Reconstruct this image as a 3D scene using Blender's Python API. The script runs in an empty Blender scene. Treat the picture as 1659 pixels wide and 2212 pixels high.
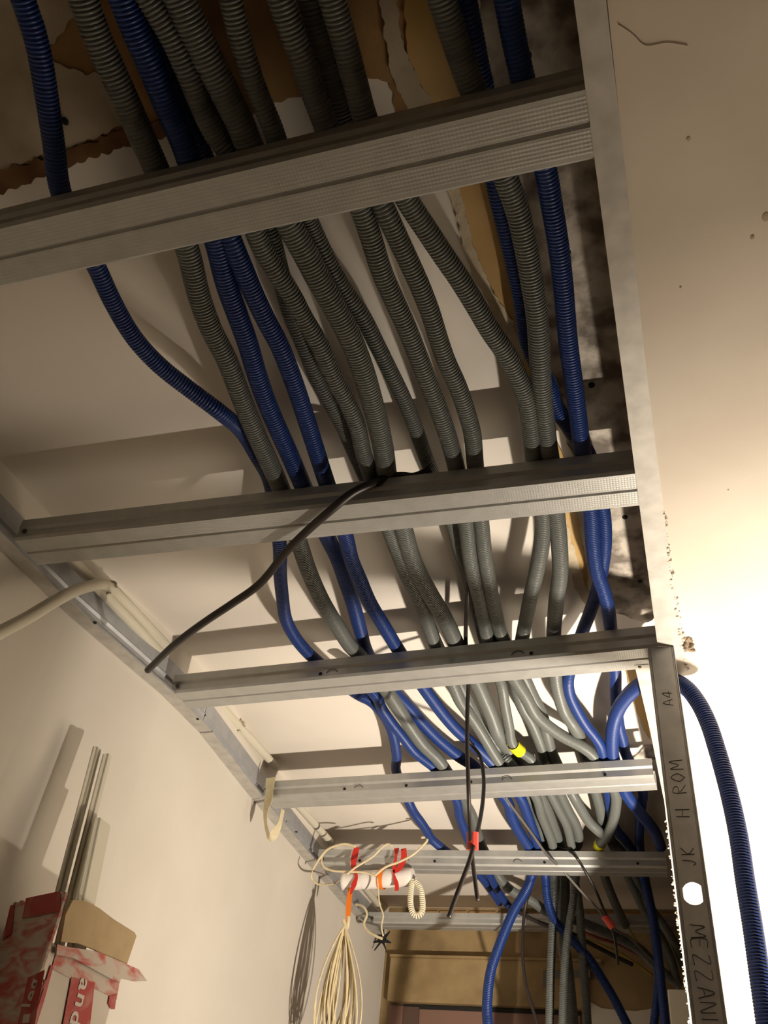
import bpy, bmesh, math, random
import numpy as np
from mathutils import Matrix, Vector, noise
random.seed(7)
scene = bpy.context.scene
COL = scene.collection

# ------------------------------------------------------------------ camera
ZF = 2.40                                   # height of the underside of the ceiling frame
CAM = np.array([0.0, 0.0, 1.72])
YAW, PIT, ROL, FPX = -0.3812656, 0.7048161, 0.1260296, 1862.04
W, H = 1659, 2212
fw = np.array([math.sin(YAW)*math.cos(PIT), math.cos(YAW)*math.cos(PIT), math.sin(PIT)])
r0 = np.array([math.cos(YAW), -math.sin(YAW), 0.0]); u0 = np.cross(r0, fw)
rt = math.cos(ROL)*r0 + math.sin(ROL)*u0
up = -math.sin(ROL)*r0 + math.cos(ROL)*u0
cd = bpy.data.cameras.new('camera'); cam = bpy.data.objects.new('camera', cd); COL.objects.link(cam)
cam.matrix_world = Matrix(((rt[0], up[0], -fw[0], CAM[0]), (rt[1], up[1], -fw[1], CAM[1]), (rt[2], up[2], -fw[2], CAM[2]), (0, 0, 0, 1)))
cd.sensor_fit = 'HORIZONTAL'; cd.sensor_width = 36; cd.lens = FPX/W*36; cd.clip_start = 0.01
scene.camera = cam

# ------------------------------------------------------------------ world, lamp, exposure
wd = bpy.data.worlds.new('world'); scene.world = wd; wd.use_nodes = True
wd.node_tree.nodes['Background'].inputs[0].default_value = (1.0, 0.76, 0.48, 1)
wd.node_tree.nodes['Background'].inputs[1].default_value = 0.16
ld = bpy.data.lights.new('work_light', 'AREA'); ld.shape = 'DISK'; ld.size = 0.045; ld.energy = 30; ld.color = (1.0, 0.875, 0.725)
lo = bpy.data.objects.new('work_light', ld); lo.location = (0.185, 1.19, ZF-0.84); COL.objects.link(lo)
lo.rotation_euler = Vector((0.06, 0.68, 0.62)).to_track_quat('-Z', 'Y').to_euler()
vs = scene.view_settings; vs.view_transform = 'Standard'; vs.look = 'None'; vs.gamma = 1; vs.use_curve_mapping = False
vs.exposure = 0.0

# ------------------------------------------------------------------ helpers
def ray(x, y): return fw + rt*(x-W/2)/FPX + up*(H/2-y)/FPX
def onZ(x, y, z):
    d = ray(x, y); return CAM + d*((ZF+z-CAM[2])/d[2])
def onX(x, y, X):
    d = ray(x, y); return CAM + d*(X/d[0])
def onY(x, y, Y):
    d = ray(x, y); return CAM + d*(Y/d[1])

def tag(o, label=None, cat=None, group=None, kind=None):
    if label: o['label'] = label
    if cat: o['category'] = cat
    if group: o['group'] = group
    if kind: o['kind'] = kind
    return o
def link(name, me, mat, parent=None, loc=None):
    o = bpy.data.objects.new(name, me); COL.objects.link(o)
    if mat is not None: me.materials.append(mat)
    if parent is not None: o.parent = parent
    if loc is not None: o.location = loc
    return o
def pymesh(name, V, Fc, mat, parent=None, smooth=False, origin=None):
    V = np.asarray(V, float)
    if origin is None: origin = np.zeros(3)
    me = bpy.data.meshes.new(name)
    me.from_pydata((V-np.asarray(origin)).tolist(), [], [list(f) for f in Fc]); me.update()
    if smooth: me.polygons.foreach_set('use_smooth', [True]*len(me.polygons))
    return link(name, me, mat, parent, tuple(origin))
def empty(name, loc, rz=0):
    o = bpy.data.objects.new(name, None); o.location = tuple(loc); o.rotation_euler = (0, 0, rz); o.empty_display_size = .05
    COL.objects.link(o); return o
def boxvf(x0, x1, y0, y1, z0, z1):
    V = [(x, y, z) for x in (x0, x1) for y in (y0, y1) for z in (z0, z1)]
    F = [(0, 1, 3, 2), (4, 6, 7, 5), (0, 4, 5, 1), (2, 3, 7, 6), (0, 2, 6, 4), (1, 5, 7, 3)]
    return V, F
def box(name, b, mat, parent=None, bevel=0):
    V, F = boxvf(*b); o = pymesh(name, V, F, mat, parent)
    if bevel:
        m = o.modifiers.new('b', 'BEVEL'); m.width = bevel; m.segments = 2
    return o
def catmull(P, n=14):
    P = [np.array(p, float) for p in P]
    if len(P) == 2: return np.array([P[0]+(P[1]-P[0])*t for t in np.linspace(0, 1, n)])
    Q = [2*P[0]-P[1]] + P + [2*P[-1]-P[-2]]
    out = []
    for i in range(1, len(Q)-2):
        p0, p1, p2, p3 = Q[i-1:i+3]
        d = [max(1e-5, np.linalg.norm(b-a))**.5 for a, b in ((p0, p1), (p1, p2), (p2, p3))]
        t0 = 0; t1 = d[0]; t2 = t1+d[1]; t3 = t2+d[2]
        for t in np.linspace(t1, t2, n, endpoint=False):
            A1 = (t1-t)/(t1-t0)*p0+(t-t0)/(t1-t0)*p1; A2 = (t2-t)/(t2-t1)*p1+(t-t1)/(t2-t1)*p2; A3 = (t3-t)/(t3-t2)*p2+(t-t2)/(t3-t2)*p3
            B1 = (t2-t)/(t2-t0)*A1+(t-t0)/(t2-t0)*A2; B2 = (t3-t)/(t3-t1)*A2+(t-t1)/(t3-t1)*A3
            out.append((t2-t)/(t2-t1)*B1+(t-t1)/(t2-t1)*B2)
    out.append(P[-1])
    return np.array(out)
def smooth_path(C, win):
    """resample every 4 mm and average over a short window"""
    s = np.concatenate([[0], np.cumsum(np.linalg.norm(np.diff(C, axis=0), axis=1))])
    n = max(4, int(s[-1]/.004)); t = np.linspace(0, s[-1], n)
    R = np.stack([np.interp(t, s, C[:, k]) for k in range(3)], 1)
    w = int(win/.004)//2
    if w > 0 and n > 4*w:
        k = np.hanning(2*w+3)[1:-1]; k /= k.sum()
        pad = np.concatenate([2*R[0]-R[w:0:-1], R, 2*R[-1]-R[-2:-w-2:-1]])
        R = np.stack([np.convolve(pad[:, j], k, 'valid') for j in range(3)], 1)
    return R
def tube_vf(C, r, sides=12, stations=None, radii=None, cap=True):
    s = np.concatenate([[0], np.cumsum(np.linalg.norm(np.diff(C, axis=0), axis=1))])
    if stations is None: stations = s; radii = np.full(len(s), r)
    P = np.stack([np.interp(stations, s, C[:, k]) for k in range(3)], 1)
    T = np.gradient(P, axis=0); T /= np.linalg.norm(T, axis=1)[:, None]+1e-12
    n = len(P); N = np.zeros((n, 3)); a = np.array([0, 0, 1.]) if abs(T[0][2]) < .9 else np.array([1., 0, 0])
    v = a-T[0]*(a@T[0]); v /= np.linalg.norm(v); N[0] = v
    for i in range(1, n):
        v = v-T[i]*(v@T[i]); v /= np.linalg.norm(v); N[i] = v
    B = np.cross(T, N)
    th = np.arange(sides)*2*math.pi/sides
    V = P[:, None, :] + radii[:, None, None]*(np.cos(th)[None, :, None]*N[:, None, :]+np.sin(th)[None, :, None]*B[:, None, :])
    V = V.reshape(-1, 3)
    i = np.arange(n-1)[:, None]*sides; j = np.arange(sides)[None, :]; k = (j+1) % sides
    F = np.stack([i+j, i+k, i+sides+k, i+sides+j], -1).reshape(-1, 4)
    return V, F, n
def tube(name, C, r, mat, parent=None, sides=10, stations=None, radii=None):
    C = np.asarray(C, float); V, F, n = tube_vf(C, r, sides, stations, radii)
    o0 = C[0]
    me = bpy.data.meshes.new(name); V = V-o0
    nf = len(F); me.vertices.add(len(V)); me.vertices.foreach_set('co', V.ravel())
    caps = 2; me.loops.add(nf*4+2*sides); me.polygons.add(nf+2)
    li = np.concatenate([F.ravel(), np.arange(sides)[::-1], (n-1)*sides+np.arange(sides)])
    me.loops.foreach_set('vertex_index', li)
    ls = np.concatenate([np.arange(nf)*4, [nf*4, nf*4+sides]])
    me.polygons.foreach_set('loop_start', ls)
    me.polygons.foreach_set('use_smooth', np.array([True]*nf+[False, False]))
    me.update(calc_edges=True); me.validate()
    return link(name, me, mat, parent, tuple(o0))
def multi_tube(name, paths, r, mat, parent=None, sides=8, origin=None):
    VV = []; FF = []; k = 0
    for C in paths:
        V, F, n = tube_vf(np.asarray(C, float), r, sides); VV.append(V); FF += (F+k).tolist(); k += len(V)
    VV = np.concatenate(VV)
    return pymesh(name, VV, FF, mat, parent, True, origin if origin is not None else (VV[0] if parent is None else np.zeros(3)))
def ribbon(name, C, width, mat, parent=None, wdir=(1, 0, 0), th=.0006, twist=0, origin=None):
    """thin tape with real thickness following C; width may be a list"""
    C = np.asarray(C, float); n = len(C); T = np.gradient(C, axis=0); T /= np.linalg.norm(T, axis=1)[:, None]
    w = np.interp(np.linspace(0, 1, n), np.linspace(0, 1, len(np.atleast_1d(width))), np.atleast_1d(width))
    V = []; F = []
    for i in range(n):
        d = np.array(wdir, float); d = d-T[i]*(d@T[i]); d /= np.linalg.norm(d); nn = np.cross(T[i], d)
        a = twist*i/(n-1); d2 = math.cos(a)*d+math.sin(a)*nn; n2 = np.cross(T[i], d2)
        for sx, sn in ((-1, -1), (1, -1), (1, 1), (-1, 1)): V.append(C[i]+d2*sx*w[i]/2+n2*sn*th/2)
    for i in range(n-1):
        for j in range(4): F.append((4*i+j, 4*i+(j+1) % 4, 4*i+4+(j+1) % 4, 4*i+4+j))
    F.append((3, 2, 1, 0)); F.append((4*n-4, 4*n-3, 4*n-2, 4*n-1))
    if origin is None and parent is None: origin = C[0]
    return pymesh(name, V, F, mat, parent, False, origin)
def rel(parent, o):
    """children were built in world coordinates: keep them there"""
    o.location = tuple(np.array(o.location)-np.array(parent.location)); return o

# ------------------------------------------------------------------ materials
def mat(name, col, rough=.6, metal=0., noise_s=None, col2=None, bump=0., bscale=60., detail=4, spec=.5, thr=None):
    m = bpy.data.materials.new(name); m.use_nodes = True; nt = m.node_tree; b = nt.nodes['Principled BSDF']
    b.inputs['Roughness'].default_value = rough; b.inputs['Metallic'].default_value = metal
    b.inputs['Specular IOR Level'].default_value = spec
    tc = nt.nodes.new('ShaderNodeTexCoord')
    if col2 is not None:
        n = nt.nodes.new('ShaderNodeTexNoise'); n.inputs['Scale'].default_value = noise_s; n.inputs['Detail'].default_value = detail
        nt.links.new(tc.outputs['Object'], n.inputs['Vector'])
        r = nt.nodes.new('ShaderNodeValToRGB'); a, c = thr or (.35, .68)
        r.color_ramp.elements[0].position = a; r.color_ramp.elements[1].position = c
        r.color_ramp.elements[0].color = (*col, 1); r.color_ramp.elements[1].color = (*col2, 1)
        nt.links.new(n.outputs['Fac'], r.inputs['Fac']); nt.links.new(r.outputs['Color'], b.inputs['Base Color'])
    else: b.inputs['Base Color'].default_value = (*col, 1)
    if bump:
        n2 = nt.nodes.new('ShaderNodeTexNoise'); n2.inputs['Scale'].default_value = bscale; n2.inputs['Detail'].default_value = 5
        nt.links.new(tc.outputs['Object'], n2.inputs['Vector'])
        bp = nt.nodes.new('ShaderNodeBump'); bp.inputs['Strength'].default_value = bump; bp.inputs['Distance'].default_value = .004
        nt.links.new(n2.outputs['Fac'], bp.inputs['Height']); nt.links.new(bp.outputs['Normal'], b.inputs['Normal'])
    return m
M = {}
M['paint'] = mat('ceiling_paint', (.80, .74, .66), .75, 0, 6, (.84, .78, .70), .05, 30)
M['lowbounce'] = mat('low_bounce_wall', (.10, .075, .05), .8, 0, 5, (.12, .09, .06), .06, 25)  # darkened colour that keeps unseen walls from bouncing light
M['wall'] = mat('wall_paint', (.70, .65, .57), .7, 0, 5, (.75, .70, .62), .06, 25)
M['soffit'] = mat('soffit_paint', (.68, .60, .50), .7, 0, 7, (.74, .67, .57), .10, 40)
M['clay'] = mat('exposed_clay', (.30, .17, .07), .9, 0, 14, (.38, .23, .10), .5, 60)
M['darkclay'] = mat('dark_clay', (.13, .06, .025), .95, 0, 30, (.22, .12, .05), .8, 90)
M['ochre'] = mat('ochre_render', (.46, .29, .10), .85, 0, 9, (.55, .37, .16), .3, 50)
M['cream'] = mat('torn_plaster_edge', (.50, .42, .29), .9, 0, 40, (.62, .54, .40), .8, 90)
M['oldplaster'] = mat('old_plaster', (.36, .30, .21), .9, 0, 12, (.52, .45, .34), .4, 60)
M['concrete'] = mat('rough_concrete', (.20, .17, .14), .9, 0, 26, (.62, .56, .48), 1.0, 60, 10, thr=(.40, .58))
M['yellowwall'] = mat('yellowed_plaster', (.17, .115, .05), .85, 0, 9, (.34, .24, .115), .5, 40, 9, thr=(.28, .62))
M['brownpaint'] = mat('brown_door_paint', (.19, .105, .075), .6, 0, 5, (.22, .12, .09), .1, 30)
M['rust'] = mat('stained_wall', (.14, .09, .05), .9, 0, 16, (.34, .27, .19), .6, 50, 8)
M['pierplaster'] = mat('bright_plaster', (.76, .72, .65), .85, 0, 22, (.80, .76, .70), .5, 55)
M['crumb'] = mat('plaster_crumbs', (.78, .70, .58), .9, 0, 60, (.60, .50, .38), .9, 160)
M['grey'] = mat('grey_conduit_plastic', (.135, .145, .135), .38, 0)
M['blue'] = mat('blue_conduit_plastic', (.011, .038, .185), .40, 0)
M['navy'] = mat('navy_conduit_plastic', (.010, .024, .10), .42, 0)
M['blacksleeve'] = mat('black_cable_sheath', (.022, .016, .014), .4, 0)
M['greycable'] = mat('grey_cable_sheath', (.13, .12, .11), .45, 0)
M['whitepvc'] = mat('white_pvc', (.66, .62, .50), .45, 0)
M['cable_cream'] = mat('cream_cable', (.74, .64, .40), .5, 0, 60, (.62, .52, .34), .1)
M['cord'] = mat('coiled_cord_cream', (.82, .74, .56), .4)
M['paper'] = mat('white_paper_roll', (.84, .80, .76), .7, 0, 40, (.78, .72, .66), .2, 60)
M['redtape'] = mat('red_tape', (.60, .025, .015), .45)
M['pinktape'] = mat('faded_red_tape', (.62, .07, .05), .5)
M['orangetape'] = mat('orange_tape', (.80, .20, .015), .45)
M['yellowtape'] = mat('yellow_tape', (.80, .72, .02), .4)
M['masking'] = mat('yellowed_masking_tape', (.60, .52, .32), .6, 0, 60, (.70, .62, .42), .2, 80)
M['black'] = mat('flat_black', (.008, .007, .006), .8)  # flat black, also painted in for the dark inside holes and gaps
M['copper'] = mat('yellow_wire', (.40, .26, .04), .5)
M['redwire'] = mat('red_wire', (.22, .05, .03), .5)
M['cardboard'] = mat('cardboard', (.42, .31, .17), .85, 0, 25, (.34, .24, .12), .2, 60, 6, thr=(.45, .8))
M['cartonwhite'] = mat('carton_white', (.56, .50, .42), .6, 0, 18, (.50, .43, .36), .1, 40, 6, thr=(.5, .75))
M['cartonred'] = mat('carton_red', (.36, .035, .028), .6, 0, 45, (.42, .16, .13), .1, 60, 8, thr=(.48, .72))
M['ink'] = mat('marker_ink', (.045, .038, .035), .6)
M['screw'] = mat('screw_steel', (.10, .09, .08), .35, .8)
M['timber'] = mat('far_frame_dark', (.09, .05, .035), .7)

def smear_mat():
    m = bpy.data.materials.new('plaster_smeared_carton'); m.use_nodes = True; nt = m.node_tree; b = nt.nodes['Principled BSDF']
    tc = nt.nodes.new('ShaderNodeTexCoord'); mp = nt.nodes.new('ShaderNodeMapping'); mp.inputs['Rotation'].default_value = (0, .5, .3); mp.inputs['Scale'].default_value = (1, 1, 2.6)
    n = nt.nodes.new('ShaderNodeTexNoise'); n.inputs['Scale'].default_value = 26; n.inputs['Detail'].default_value = 6; n.inputs['Distortion'].default_value = .8
    r = nt.nodes.new('ShaderNodeValToRGB'); r.color_ramp.elements[0].position = .42; r.color_ramp.elements[1].position = .66
    r.color_ramp.elements[0].color = (.50, .43, .36, 1); r.color_ramp.elements[1].color = (.46, .10, .08, 1)
    nt.links.new(tc.outputs['Object'], mp.inputs[0]); nt.links.new(mp.outputs[0], n.inputs['Vector']); nt.links.new(n.outputs['Fac'], r.inputs[0]); nt.links.new(r.outputs[0], b.inputs['Base Color'])
    b.inputs['Roughness'].default_value = .8; return m
M['smear'] = smear_mat()

def steel(name, base, rough, metal, knurl=False, mott=.15):
    """galvanised sheet; knurl adds the dotted lines rolled into the faces (object space: x along, y across)"""
    m = bpy.data.materials.new(name); m.use_nodes = True; nt = m.node_tree; b = nt.nodes['Principled BSDF']
    N = nt.nodes.new; L = nt.links.new
    tc = N('ShaderNodeTexCoord'); n = N('ShaderNodeTexNoise'); n.inputs['Scale'].default_value = 45; n.inputs['Detail'].default_value = 3
    L(tc.outputs['Object'], n.inputs['Vector'])
    r = N('ShaderNodeValToRGB'); r.color_ramp.elements[0].position = .3; r.color_ramp.elements[1].position = .7
    r.color_ramp.elements[0].color = (*[c*(1-mott) for c in base], 1); r.color_ramp.elements[1].color = (*[min(1, c*(1+mott)) for c in base], 1)
    L(n.outputs['Fac'], r.inputs[0]); L(r.outputs[0], b.inputs['Base Color'])
    b.inputs['Metallic'].default_value = metal; b.inputs['Roughness'].default_value = rough
    if knurl:
        sx = N('ShaderNodeSeparateXYZ'); L(tc.outputs['Object'], sx.inputs[0])
        def mth(op, a, bb=None):
            k = N('ShaderNodeMath'); k.operation = op
            for i, v in enumerate((a, bb)):
                if v is None: continue
                if isinstance(v, (int, float)): k.inputs[i].default_value = v
                else: L(v, k.inputs[i])
            return k.outputs[0]
        wy = mth('MULTIPLY', mth('ADD', mth('SINE', mth('MULTIPLY', sx.outputs['Y'], 2*math.pi/.0034)), 1), .5)
        wx = mth('MULTIPLY', mth('ADD', mth('SINE', mth('MULTIPLY', sx.outputs['X'], 2*math.pi/.0032)), 1), .5)
        h = mth('MULTIPLY', wy, mth('ADD', mth('MULTIPLY', wx, .55), .45))
        # only inside the two bands on the underside
        m1 = mth('MULTIPLY', mth('GREATER_THAN', sx.outputs['Y'], .006), mth('LESS_THAN', sx.outputs['Y'], .0265))
        m2 = mth('MULTIPLY', mth('GREATER_THAN', sx.outputs['Y'], .0335), mth('LESS_THAN', sx.outputs['Y'], .054))
        msk = mth('MULTIPLY', mth('MAXIMUM', m1, m2), mth('LESS_THAN', sx.outputs['Z'], .002))
        bp = N('ShaderNodeBump'); bp.inputs['Strength'].default_value = .35; bp.inputs['Distance'].default_value = .0005
        L(mth('MULTIPLY', h, msk), bp.inputs['Height']); L(bp.outputs['Normal'], b.inputs['Normal'])
    return m
M['joist'] = steel('galvanised_joist', (.46, .46, .44), .42, .45, True, .06)
M['track'] = steel('galvanised_track', (.42, .43, .45), .52, .45, False, .08)
M['strip'] = steel('mottled_track', (.50, .48, .44), .55, .25, False, .14)
M['stud'] = steel('galvanised_stud', (.42, .41, .39), .45, .45, False, .12)

# ------------------------------------------------------------------ the setting
SLAB = .108
left_px = [(0, 1187), (145, 1325), (350, 1500), (430, 1580), (545, 1725), (665, 1865), (735, 1945)]
LW = [onZ(*p, 0) for p in left_px]
LW = [np.array([LW[0][0]-.004, -1.4, ZF])] + LW + [np.array([-.872, 2.62, ZF])]
def lwx(y):
    return float(np.interp(y, [p[1] for p in LW], [p[0] for p in LW]))
YB = 2.62
# floor and ceiling
tag(box('floor', (-1.3, 1.7, -1.5, 3.2, -.05, 0), mat('floor_bounce', (.42, .36, .29), .9, 0, 6, (.48, .42, .34), .2)), kind='structure')  # unseen floor, toned lighter to bounce light upward
ceil = tag(box('ceiling', (-1.0, .03, -1.45, YB+.02, ZF+SLAB, ZF+SLAB+.06), M['paint']), kind='structure')
# left wall, following its slightly uneven line
V = []; F = []
for i, p in enumerate(LW):
    for dx in (0, -.12):
        V.append((p[0]+dx, p[1], 0)); V.append((p[0]+dx, p[1], ZF+SLAB+.02))
for i in range(len(LW)-1):
    a = 4*i; F += [(a, a+4, a+5, a+1), (a+2, a+3, a+7, a+6), (a+1, a+5, a+7, a+3), (a, a+2, a+6, a+4)]
F += [(0, 1, 3, 2), (4*len(LW)-4, 4*len(LW)-2, 4*len(LW)-1, 4*len(LW)-3)]
tag(pymesh('wall_left', V, F, M['wall']), kind='structure')
# lowered ceiling to the right of the frame
soff = tag(box('ceiling', (.0216, 1.55, -1.45, 1.62, ZF+.0005, ZF+SLAB+.06), M['soffit']), kind='structure')
# pier to the right behind the upright stud and the side wall beyond it
PX = -.0245
pier = tag(box('wall_right', (PX, 1.55, 1.62, 1.80, 0, ZF+SLAB+.02), M['pierplaster']), kind='structure')
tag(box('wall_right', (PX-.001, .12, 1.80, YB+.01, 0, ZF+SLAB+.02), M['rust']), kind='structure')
tag(box('wall_near', (-1.0, 1.55, -1.5, -1.4, 0, ZF+SLAB+.02), M['lowbounce']), kind='structure')  # unseen walls, coloured dark to cut light bounced onto the joist sides
tag(box('wall_outer', (1.55, 1.65, -1.5, 1.8, 0, ZF+SLAB+.02), M['lowbounce']), kind='structure')

# ragged flat patches on the slab
def ragged(pts, amp, step=14):
    out = []
    for i in range(len(pts)):
        a = np.array(pts[i], float); b = np.array(pts[(i+1) % len(pts)], float)
        n = max(1, int(np.linalg.norm(b-a)/step)); nn = np.array([-(b-a)[1], (b-a)[0]])/(np.linalg.norm(b-a)+1e-9)
        for k in range(n):
            p = a+(b-a)*k/n
            if k: p = p+nn*amp*(2*noise.noise(Vector((p[0]*.05, p[1]*.05, i*3.1)))+random.uniform(-.25, .25))
            out.append(p)
    return out
from mathutils.geometry import tessellate_polygon
def patch(name, px, depth, m, amp=6, step=14, label=None):
    R = ragged(px, amp*.8, max(5, step*.6))
    P = [onZ(x, y, SLAB-depth) for x, y in R]; n = len(P)
    tri = tessellate_polygon([[Vector(p) for p in P]])
    V = P + [np.array([p[0], p[1], ZF+SLAB+.001]) for p in P]
    F = [tuple(t) for t in tri] + [(i, (i+1) % n, n+(i+1) % n, n+i) for i in range(n)]
    o = pymesh(name, V, F, m, ceil); 
    if label: o['label'] = label
    return o
patch('bare_block', [(-140, -260), (1010, -260), (985, 60), (1005, 225), (860, 268), (842, 180), (790, 168), (690, 205), (590, 222), (520, 262), (360, 276), (300, 300), (0, 392), (-160, 440)], .0012, M['clay'], 5, label='bare brown block showing where the ceiling plaster is gone')
patch('plaster_remnant', [(-140, -260), (150, -260), (190, 0), (110, 95), (95, 130), (150, 150), (215, 165), (250, 215), (280, 262), (230, 290), (120, 330), (0, 372), (-160, 420)], .003, M['oldplaster'], 7, 10, label='stained old plaster left on the block')
patch('dark_crack_band', [(0, 368), (110, 338), (215, 300), (290, 268), (372, 258), (380, 280), (300, 312), (215, 338), (110, 372), (60, 398), (0, 420), (-120, 455), (-120, 405)], .0042, M['darkclay'], 7, 9, label='dark broken band across the old plaster')
patch('plaster_strip', [(800, -200), (850, -200), (862, 60), (882, 130), (930, 215), (945, 262), (895, 275), (862, 200), (842, 150), (828, 60)], .0045, M['oldplaster'], 5, 9)
patch('ochre_band', [(862, -200), (1010, -200), (1012, 60), (1060, 210), (1110, 420), (1150, 640), (1178, 830), (1205, 960), (1235, 1050), (1262, 1190), (1272, 1290), (1240, 1250), (1212, 1120), (1180, 1010), (1128, 830), (1118, 740), (1070, 640), (1030, 560), (1008, 480), (985, 410), (935, 240), (880, 120)], .0040, M['ochre'], 3, 16, label='ochre band of bare render along the slab')
patch('torn_plaster_edge', [(962, 400), (990, 400), (1010, 480), (1032, 560), (1072, 640), (1110, 700), (1132, 770), (1120, 800), (1085, 740), (1060, 670), (1022, 600), (998, 530), (985, 460)], .0055, M['cream'], 4, 8, label='ragged cream edge of the plaster')
patch('torn_plaster_edge', [(1208, 1105), (1222, 1120), (1245, 1200), (1262, 1262), (1280, 1300), (1268, 1310), (1240, 1270), (1224, 1210), (1212, 1160)], .0055, M['cream'], 3, 7)
patch('ochre_offcut', [(1350, 1430), (1392, 1425), (1400, 1560), (1405, 1600), (1385, 1560), (1362, 1510)], .0042, M['ochre'], 3, 9)
patch('concrete_strip', [(1012, -200), (1260, -200), (1262, 60), (1290, 300), (1330, 600), (1372, 900), (1400, 1150), (1425, 1330), (1390, 1345), (1330, 1325), (1308, 1280), (1296, 1200), (1262, 1060), (1205, 900), (1165, 640), (1125, 420), (1075, 210), (1040, 60)], .0050, M['concrete'], 4, 14, label='rough grey concrete strip beside the right track')
patch('concrete_strip', [(1395, 1615), (1412, 1612), (1416, 1640), (1390, 1642), (1365, 1640)], .005, M['concrete'], 2, 8)

# back wall: bricks over a yellow lintel over a brown door
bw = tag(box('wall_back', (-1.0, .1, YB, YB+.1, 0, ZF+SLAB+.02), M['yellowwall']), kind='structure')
def bz(y): return onY(1000, y, YB)[2]
for k in range(9):
    x0 = -.80+k*.088
    b = box('brick', (x0, x0+.082, YB-.006, YB+.01, ZF+.055, ZF+.098), M['clay'], bw, .002)
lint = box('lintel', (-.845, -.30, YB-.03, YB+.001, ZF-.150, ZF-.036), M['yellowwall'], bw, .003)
box('lintel_ledge', (-.845, -.25, YB-.036, YB, ZF-.037, ZF-.031), M['yellowwall'], bw)
dr = tag(box('door_1', (-.80, -.315, YB-.006, YB+.02, 0, ZF-.156), M['brownpaint']), kind='structure')
box('door_frame', (-.845, -.80, YB-.010, YB+.02, 0, ZF-.156), M['brownpaint'], dr)
box('door_stile', (-.80, -.755, YB-.012, YB, 0, ZF-.158), M['timber'], dr)
box('door_head_gap', (-.80, -.315, YB-.009, YB, ZF-.162, ZF-.152), M['black'], dr)
V = [onY(x, y, YB-.004) for x, y in [(1276, 2165), (1300, 2178), (1340, 2182), (1375, 2184), (1412, 2178), (1420, 2420), (1285, 2420)]]
V += [np.array([p[0], YB+.001, p[2]]) for p in V[:7]]
pymesh('pale_plaster_patch', V, [tuple(range(7))]+[(i, (i+1) % 7, 7+(i+1) % 7, 7+i) for i in range(7)], M['wall'], bw)
V = []
for x, y in [(1173, 2096), (1275, 2096), (1275, 2110), (1184, 2112), (1182, 2130), (1173, 2130)]: V.append(onY(x, y, YB-.012-.022))
V += [np.array([p[0], YB+.001, p[2]]) for p in V[:6]]
pymesh('mounting_bracket', V, [tuple(range(6))]+[(i, (i+1) % 6, 6+(i+1) % 6, 6+i) for i in range(6)], M['greycable'], bw)

# crumbly plaster along the pier corner and along the soffit edge
def crumbs(name, line, size, n, parent, m, spread=.003):
    bm = bmesh.new()
    for i in range(n):
        t = random.random()*(len(line)-1); k = int(t); p = np.array(line[k])*(1-(t-k))+np.array(line[min(k+1, len(line)-1)])*(t-k)
        p = p+np.array([random.uniform(-spread, spread) for _ in range(3)]); s = size*random.uniform(.3, 1)
        mt = Matrix.Translation(Vector(p)) @ Matrix.Rotation(random.random()*6, 4, Vector((random.random(), random.random(), .3)).normalized()) @ Matrix.Diagonal((s, s*random.uniform(.5, 1), s*random.uniform(.6, 1.6), 1))
        bmesh.ops.create_icosphere(bm, subdivisions=1, radius=1, matrix=mt)
    me = bpy.data.meshes.new(name); bm.to_mesh(me); bm.free(); o = link(name, me, m, parent); o['kind'] = 'stuff'; return o
crumbs('broken_plaster', [(PX-.001, 1.62, ZF-.04), (PX-.002, 1.62, ZF-.75)], .0024, 150, pier, M['crumb'], .0013)
crumbs('broken_plaster', [(.026, .80, ZF), (.027, .95, ZF), (.032, 1.05, ZF), (.037, 1.16, ZF)], .0026, 130, soff, M['soffit'], .0022)
crumbs('broken_plaster', [onZ(1486, 1382, -.003), onZ(1490, 1400, -.003)], .0060, 14, soff, M['rust'], .004)
# faint crack and stains in the soffit
multi_tube('hairline_crack', [catmull([onZ(x, y, 0) for x, y in [(1335, 52), (1365, 72), (1395, 98), (1440, 92), (1485, 98)]], 6)], .0003, M['oldplaster'], soff, 5)
for x, y, r in [(1655, 468, .0035), (1625, 512, .0018), (1487, 300, .0016), (1573, 1058, .0010), (1470, 620, .0010)]:
    p = onZ(x, y, .0004); bm = bmesh.new(); bmesh.ops.create_icosphere(bm, subdivisions=2, radius=1, matrix=Matrix.Translation(Vector(p)) @ Matrix.Diagonal((r, r*1.3, .0005, 1)))
    me = bpy.data.meshes.new('stain'); bm.to_mesh(me); bm.free(); link('stain', me, M['oldplaster'], soff)
for x, y, r in [(1278, 832, .004), (1226, 545, .0035), (140, 262, .0035), (1140, 120, .0035), (1350, 1117, .004), (1383, 1256, .004)]:
    p = onZ(x, y, SLAB-.005); bm = bmesh.new(); bmesh.ops.create_icosphere(bm, subdivisions=2, radius=1, matrix=Matrix.Translation(Vector(p)) @ Matrix.Diagonal((r, r*1.2, .0012, 1)))
    me = bpy.data.meshes.new('drill_hole'); bm.to_mesh(me); bm.free(); link('drill_hole', me, M['black'], ceil)  # flattened black blobs painted as dark hole openings

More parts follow.
